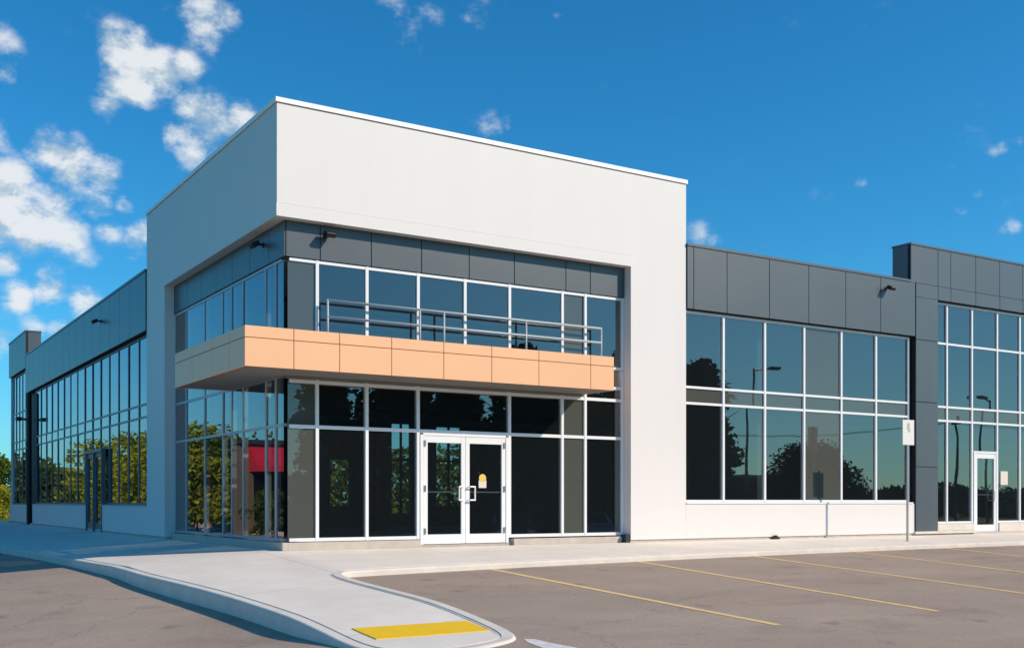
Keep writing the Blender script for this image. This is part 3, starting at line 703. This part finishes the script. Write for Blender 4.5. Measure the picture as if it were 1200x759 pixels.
# more mid-green trees filling the backdrop behind that row (one mass)
def mass(name, pts, m, hr, n, seed, leaf=.3):
    rnd = random.Random(seed); V = []; F = []
    for _ in range(n):
        k = rnd.randrange(len(pts)-1); t = rnd.random(); x = pts[k][0]*(1-t)+pts[k+1][0]*t+rnd.uniform(-3,3); y = pts[k][1]*(1-t)+pts[k+1][1]*t+rnd.uniform(-3,3)
        H = hr[0]+(hr[1]-hr[0])*(.5+.5*math.sin(x*.33+y*.21+seed)*math.cos(x*.11-y*.17)); z = gz(x, y)+H*rnd.random()**.8
        s = leaf*rnd.uniform(.6,1.4); u = Vector((rnd.gauss(0,1), rnd.gauss(0,1), rnd.gauss(0,1))).normalized(); w = u.cross(Vector((rnd.gauss(0,1), rnd.gauss(0,1), rnd.gauss(0,1)))).normalized()
        i = len(V); p = Vector((x, y, z)); V += [p-u*s, p+w*s*.6, p+u*s, p-w*s*.6]; F.append((i, i+1, i+2, i+3))
    me = bpy.data.meshes.new(name); me.from_pydata([tuple(v) for v in V], [], F); me.materials.append(m); o = bpy.data.objects.new(name, me); C.objects.link(o)
    o['kind'] = 'stuff'; return o
w1 = mass('woodland', [(-60,20),(-42,50),(-26,72),(-8,84),(4,90)], M['leaf_mid'], (3.8,6.0), 26000, 1, .34); tag(w1, 'green woodland edge beyond the left verge', 'woodland')
w2 = mass('distant_treeline', [(48,-110),(80,-84),(115,-62),(150,-30),(170,0)], M['leaf_dark'], (2.6,4.4), 26000, 2, .45); tag(w2, 'dark low treeline across the road opposite the right wing', 'woodland')
w3 = mass('rear_hedge', [(4,38),(14,36),(30,34),(46,28)], M['leaf_mid'], (2.6,4.2), 16000, 3, .2); tag(w3, 'green hedge behind the building, seen through the rear windows', 'hedge')
# conifers on the south side of the lot (mirrored as the dark mass in the ground-floor glass)
proto = make_tree('conifer', 'x', (0,0,0), 8.6, 2.5, M['leaf_dark'], 'conical', 14000, .2, .2, 'conifers on the far side of the parking lot', 50)
cl = ['westernmost dark conifer of the row facing the tower','second dark conifer from the west end of the row','third dark conifer from the west end of the row','middle dark conifer facing the tower doors','fifth dark conifer from the west end of the row','dark conifer next to the last one at the east end of the row','easternmost dark conifer, mirrored beside the white pier']
cp = [(12.6,-27),(15.2,-25.2),(17.5,-24.2),(19.9,-22.3),(22.2,-21),(24.4,-19.6),(26.7,-18)]
for i, (x, y) in enumerate(cp):
    o = proto if i == 0 else copy_tree(proto)
    o.location = (x, y, gz(x, y)); o.rotation_euler = (0,0,i*1.3); s = (.96,1.02,.9,1.0,.94,1.04,.92)[i]; o.scale = (s*1.05, s*1.05, s); o['label'] = cl[i]
make_tree('tree', 'round dark tree standing alone opposite the right wing', (49.9,-33,gz(49.9,-33)), 5.5, 2.8, M['leaf_dark'], n=16000, z0=.3, leaf=.13, seed=61)
make_tree('tree', 'smaller dark tree to the right of the round one', (54.6,-34.4,gz(54.6,-34.4)), 4.3, 2.2, M['leaf_dark'], n=10000, z0=.3, leaf=.13, seed=62)

# ================================================================ things across the lot and road (mirrored in the glass)
def lamp_post(loc, h, label, rz):
    t = empty('light_pole', label, 'light pole', loc, rz, 'parking lot light poles')
    bm = BM(); tube(bm, (0,0,-.2), (0,0,.5), .28, .28, 16); link('pole_base', bm, M['kerb'], t)
    bm = BM(); tube(bm, (0,0,.5), (0,0,h), .085, .05, 12); link('pole', bm, M['dalu'], t, True)
    bm = BM(); tube(bm, (0,0,h-.1), (.9,0,h+.05), .045, .035, 8); link('arm', bm, M['dalu'], t)
    bm = BM(); box(bm, .75, 1.4, -.2, .2, h-.02, h+.13, 0, .03); link('lamp_head', bm, M['dalu'], t)
lamp_post((35.1,-23.4,asp(35.1,-23.4)), 9.0, 'tall parking lot light pole mirrored in the second bay of the right wing', .3)
lamp_post((46.6,-17.4,gz(46.6,-17.4)), 7.4, 'parking lot light pole mirrored above the far right door', 2.9)
poles = []
for i, (x, y) in enumerate([(60,-66),(84,-46),(108,-26)]):
    t = empty('utility_pole', ['wooden utility pole nearest the tower along the far road','middle wooden utility pole along the far road','easternmost wooden utility pole along the far road'][i], 'utility pole', (x, y, gz(x, y)), math.atan2(20,24), 'utility poles along the far road')
    bm = BM(); tube(bm, (0,0,-.3), (0,0,10), .12, .08, 10); link('pole', bm, M['bark'], t); bm = BM(); box(bm, -.08, .08, -1.3, 1.3, 9.2, 9.4); link('crossarm', bm, M['bark'], t)
    poles.append((x, y, gz(x, y)))
for k in (-1.1, 0, 1.1):
    bm = BM(); n = Vector((-20,24)).normalized()*k*1.0; n = Vector((-math.sin(math.atan2(20,24)), math.cos(math.atan2(20,24))))*k
    for a, b in zip(poles, poles[1:]):
        pr = None
        for i in range(9):
            t_ = i/8; p = (a[0]*(1-t_)+b[0]*t_+n.x, a[1]*(1-t_)+b[1]*t_+n.y, a[2]+9.45-1.2*4*t_*(1-t_))
            if pr: tube(bm, pr, p, .014, .014, 5)
            pr = p
    tag(link('power_line', bm, M['black']), {-1.1:'power line on the outer end of the utility pole crossarms', 0:'power line on the middle of the utility pole crossarms', 1.1:'power line on the inner end of the utility pole crossarms'}[k], 'power line', 'power lines between the utility poles')
# dark low warehouse
wh = empty('warehouse', 'low dark warehouse across the road with a flat roof', 'building', (60,-50,gz(60,-50)), math.radians(38))
bm = BM(); box(bm, -12, 6, -5, 5, -.3, 3.9); link('wall', bm, M['dark_wall'], wh); bm = BM(); box(bm, -12.2, 6.2, -5.2, 5.2, 3.902, 4.15); link('roof', bm, M['roof'], wh)
for k in range(4):
    bm = BM(); box(bm, -10+4*k, -8+4*k, 5.003, 5.06, .6, 2.4); link('window', bm, M['carglass'], wh)
# restaurant with red awnings on the left side
rs = empty('restaurant', 'low tan restaurant with red awnings beyond the left verge', 'building', (-12.4,33.2,gz(-12.4,33.2)), 0)
bm = BM(); box(bm, -7, 3, -2, 1.4, -.3, 4.3); link('wall', bm, M['brick'], rs)
bm = BM(); box(bm, -7.3, 3.1, -2.2, 1.6, 4.302, 4.5); link('roof', bm, M['dark_wall'], rs)
def awning(x0, x1):
    bm = BM(); y0, y1 = -2.003, -3.1
    P = [(x0,y0,4.2),(x1,y0,4.2),(x1,y1,3.25),(x0,y1,3.25),(x1,y1,3.0),(x0,y1,3.0),(x0,y0,3.0),(x1,y0,3.0)]
    v = [bm.verts.new(p) for p in P]
    for f in [(0,1,2,3),(3,2,4,5),(0,3,5,6),(1,7,4,2)]: bm.faces.new([v[i] for i in f])
    link('awning', bm, M['red'], rs)
awning(-6.6,-4.6); awning(-3.9,-2.1); awning(-1.4,.4); awning(1.0,2.8)
for x0, x1 in ((-5,-2.8),(-1.4,.3),(1.2,2.6)):
    bm = BM(); box(bm, x0, x1, -2.06, -2.003, .7, 2.9); link('window', bm, M['carglass'], rs)
for i, (x, y) in enumerate([(-9.9,29.4),(-11.2,29.0),(-12.6,29.4),(-14.2,29.0)]):
    make_tree('shrub', ['round shrub under the restaurant awning nearest to the road','second shrub from the road under the restaurant awnings','third shrub from the road under the restaurant awnings','shrub farthest from the road under the restaurant awnings'][i], (x, y, gz(x, y)), 2.0+.4*(i%2), .95, M['leaf'] if i%2 else M['leaf_mid'], n=2200, z0=.1, leaf=.09, seed=80+i, group='shrubs in front of the restaurant', cat='shrub')
# planted kerb wall and boulders
bm = BM(); 
for a, b in zip([(-9.6,14),(-9.8,24),(-9.9,34),(-9.3,44)], [(-9.8,24),(-9.9,34),(-9.3,44),(-8.4,58)]):
    for i in range(1): tube(bm, (a[0],a[1],asp(*a)-.05), (b[0],b[1],asp(*b)-.05), .22, .22, 4)
tag(link('garden_kerb', bm, M['kerb']), 'pale concrete kerb along the left verge in front of the sunlit trees', 'kerb')
for i, (x, y, s) in enumerate([(-10.9,26.5,.55),(-11.6,27.6,.8),(-10.6,38.2,.6),(-11.8,40.4,.75),(-10.5,41.8,.6)]):
    bm = BM(); bmesh.ops.create_icosphere(bm, subdivisions=3, radius=s)
    rnd = random.Random(i)
    ph = [rnd.uniform(0,6) for _ in range(6)]
    for v in bm.verts:
        k = 1+.14*math.sin(v.co.x*4/s*.7+ph[0])+.12*math.sin(v.co.y*5/s*.7+ph[1])+.08*math.sin(v.co.z*6/s+ph[2]); v.co = v.co*k; v.co.z *= .65
    o = link('boulder', bm, M['rock'], None, True); o.location = (x, y, gz(x, y)+s*.2)
    tag(o, ['small boulder nearest to the camera on the left verge','large boulder beside the nearest verge tree','boulder on the verge before the restaurant','big boulder beside the restaurant verge tree','boulder under the middle verge tree'][i], 'boulder', 'boulders on the left verge')
# parked cars on the lot, mirrored in the doors
def car(loc, rz, paint, label, grp='cars parked on the far side of the lot'):
    t = empty('parked_car', label, 'car', loc, rz, grp)
    prof = [(-2.2,.35),(-2.25,.62),(-2.1,.88),(-1.7,.95),(-1.05,1.36),(-.3,1.46),(.45,1.40),(1.15,.98),(1.85,.86),(2.2,.68),(2.25,.38),(1.8,.25),(-1.8,.25)]
    bm = BM(); cols = []
    for s, wk, in ((-.86,.0),(-.78,.0),(.78,.0),(.86,.0)):
        cols.append([bm.verts.new((x*(.985 if abs(s) > .8 else 1), (s if z < 1.0 else s*.82), z)) for x, z in prof])
    n = len(prof)
    for a, b in zip(cols, cols[1:]):
        for i in range(n): bm.faces.new([a[i], a[(i+1)%n], b[(i+1)%n], b[i]])
    bm.faces.new(cols[0][::-1]); bm.faces.new(cols[-1])
    link('body', bm, M[paint], t)
    for s in (-1, 1):
        bm = BM(); P = [(-1.45,.99),(-1.0,1.30),(-.3,1.39),(.4,1.33),(.95,1.0)]
        v = [bm.verts.new((x, s*(.872-(z-.98)*.36), z)) for x, z in P]; bm.faces.new(v); link('side_window', bm, M['carglass'], t)
    for P in ([(.52,1.375),(1.12,1.01)], [(-1.12,1.34),(-1.66,.975)]):
        bm = BM(); (xa, za), (xb, zb) = P; dx = .015 if xa > 0 else -.015
        bm.faces.new([bm.verts.new(p) for p in [(xa+dx,-.6,za+.012),(xa+dx,.6,za+.012),(xb+dx,.7,zb+.012),(xb+dx,-.7,zb+.012)]]); link('windscreen', bm, M['carglass'], t)
    for x in (-1.35, 1.38):
        for s in (-1, 1):
            bm = BM(); tube(bm, (x, s*.70, .32), (x, s*.90, .32), .33, .33, 20); w = link('wheel', bm, M['tyre'], t)
            bm = BM(); tube(bm, (x, s*.895, .32), (x, s*.91, .32), .20, .18, 16); link('rim', bm, M['steel'], w)
    for s in (-1, 1):
        bm = BM(); box(bm, 2.16, 2.235, s*.62-.16, s*.62+.16, .60, .74, 0, .02); link('headlight', bm, M['lens'], t)
        bm = BM(); box(bm, -2.245, -2.17, s*.62-.14, s*.62+.14, .64, .80, 0, .02); link('tail_light', bm, M['red'], t)
car((17.6,-19.6,asp(17.6,-19.6)), math.radians(115), 'carpaint', 'dark car parked in front of the conifers')
car((20.9,-18.2,asp(20.9,-18.2)), math.radians(115), 'carpaint2', 'silver car parked in front of the conifers')
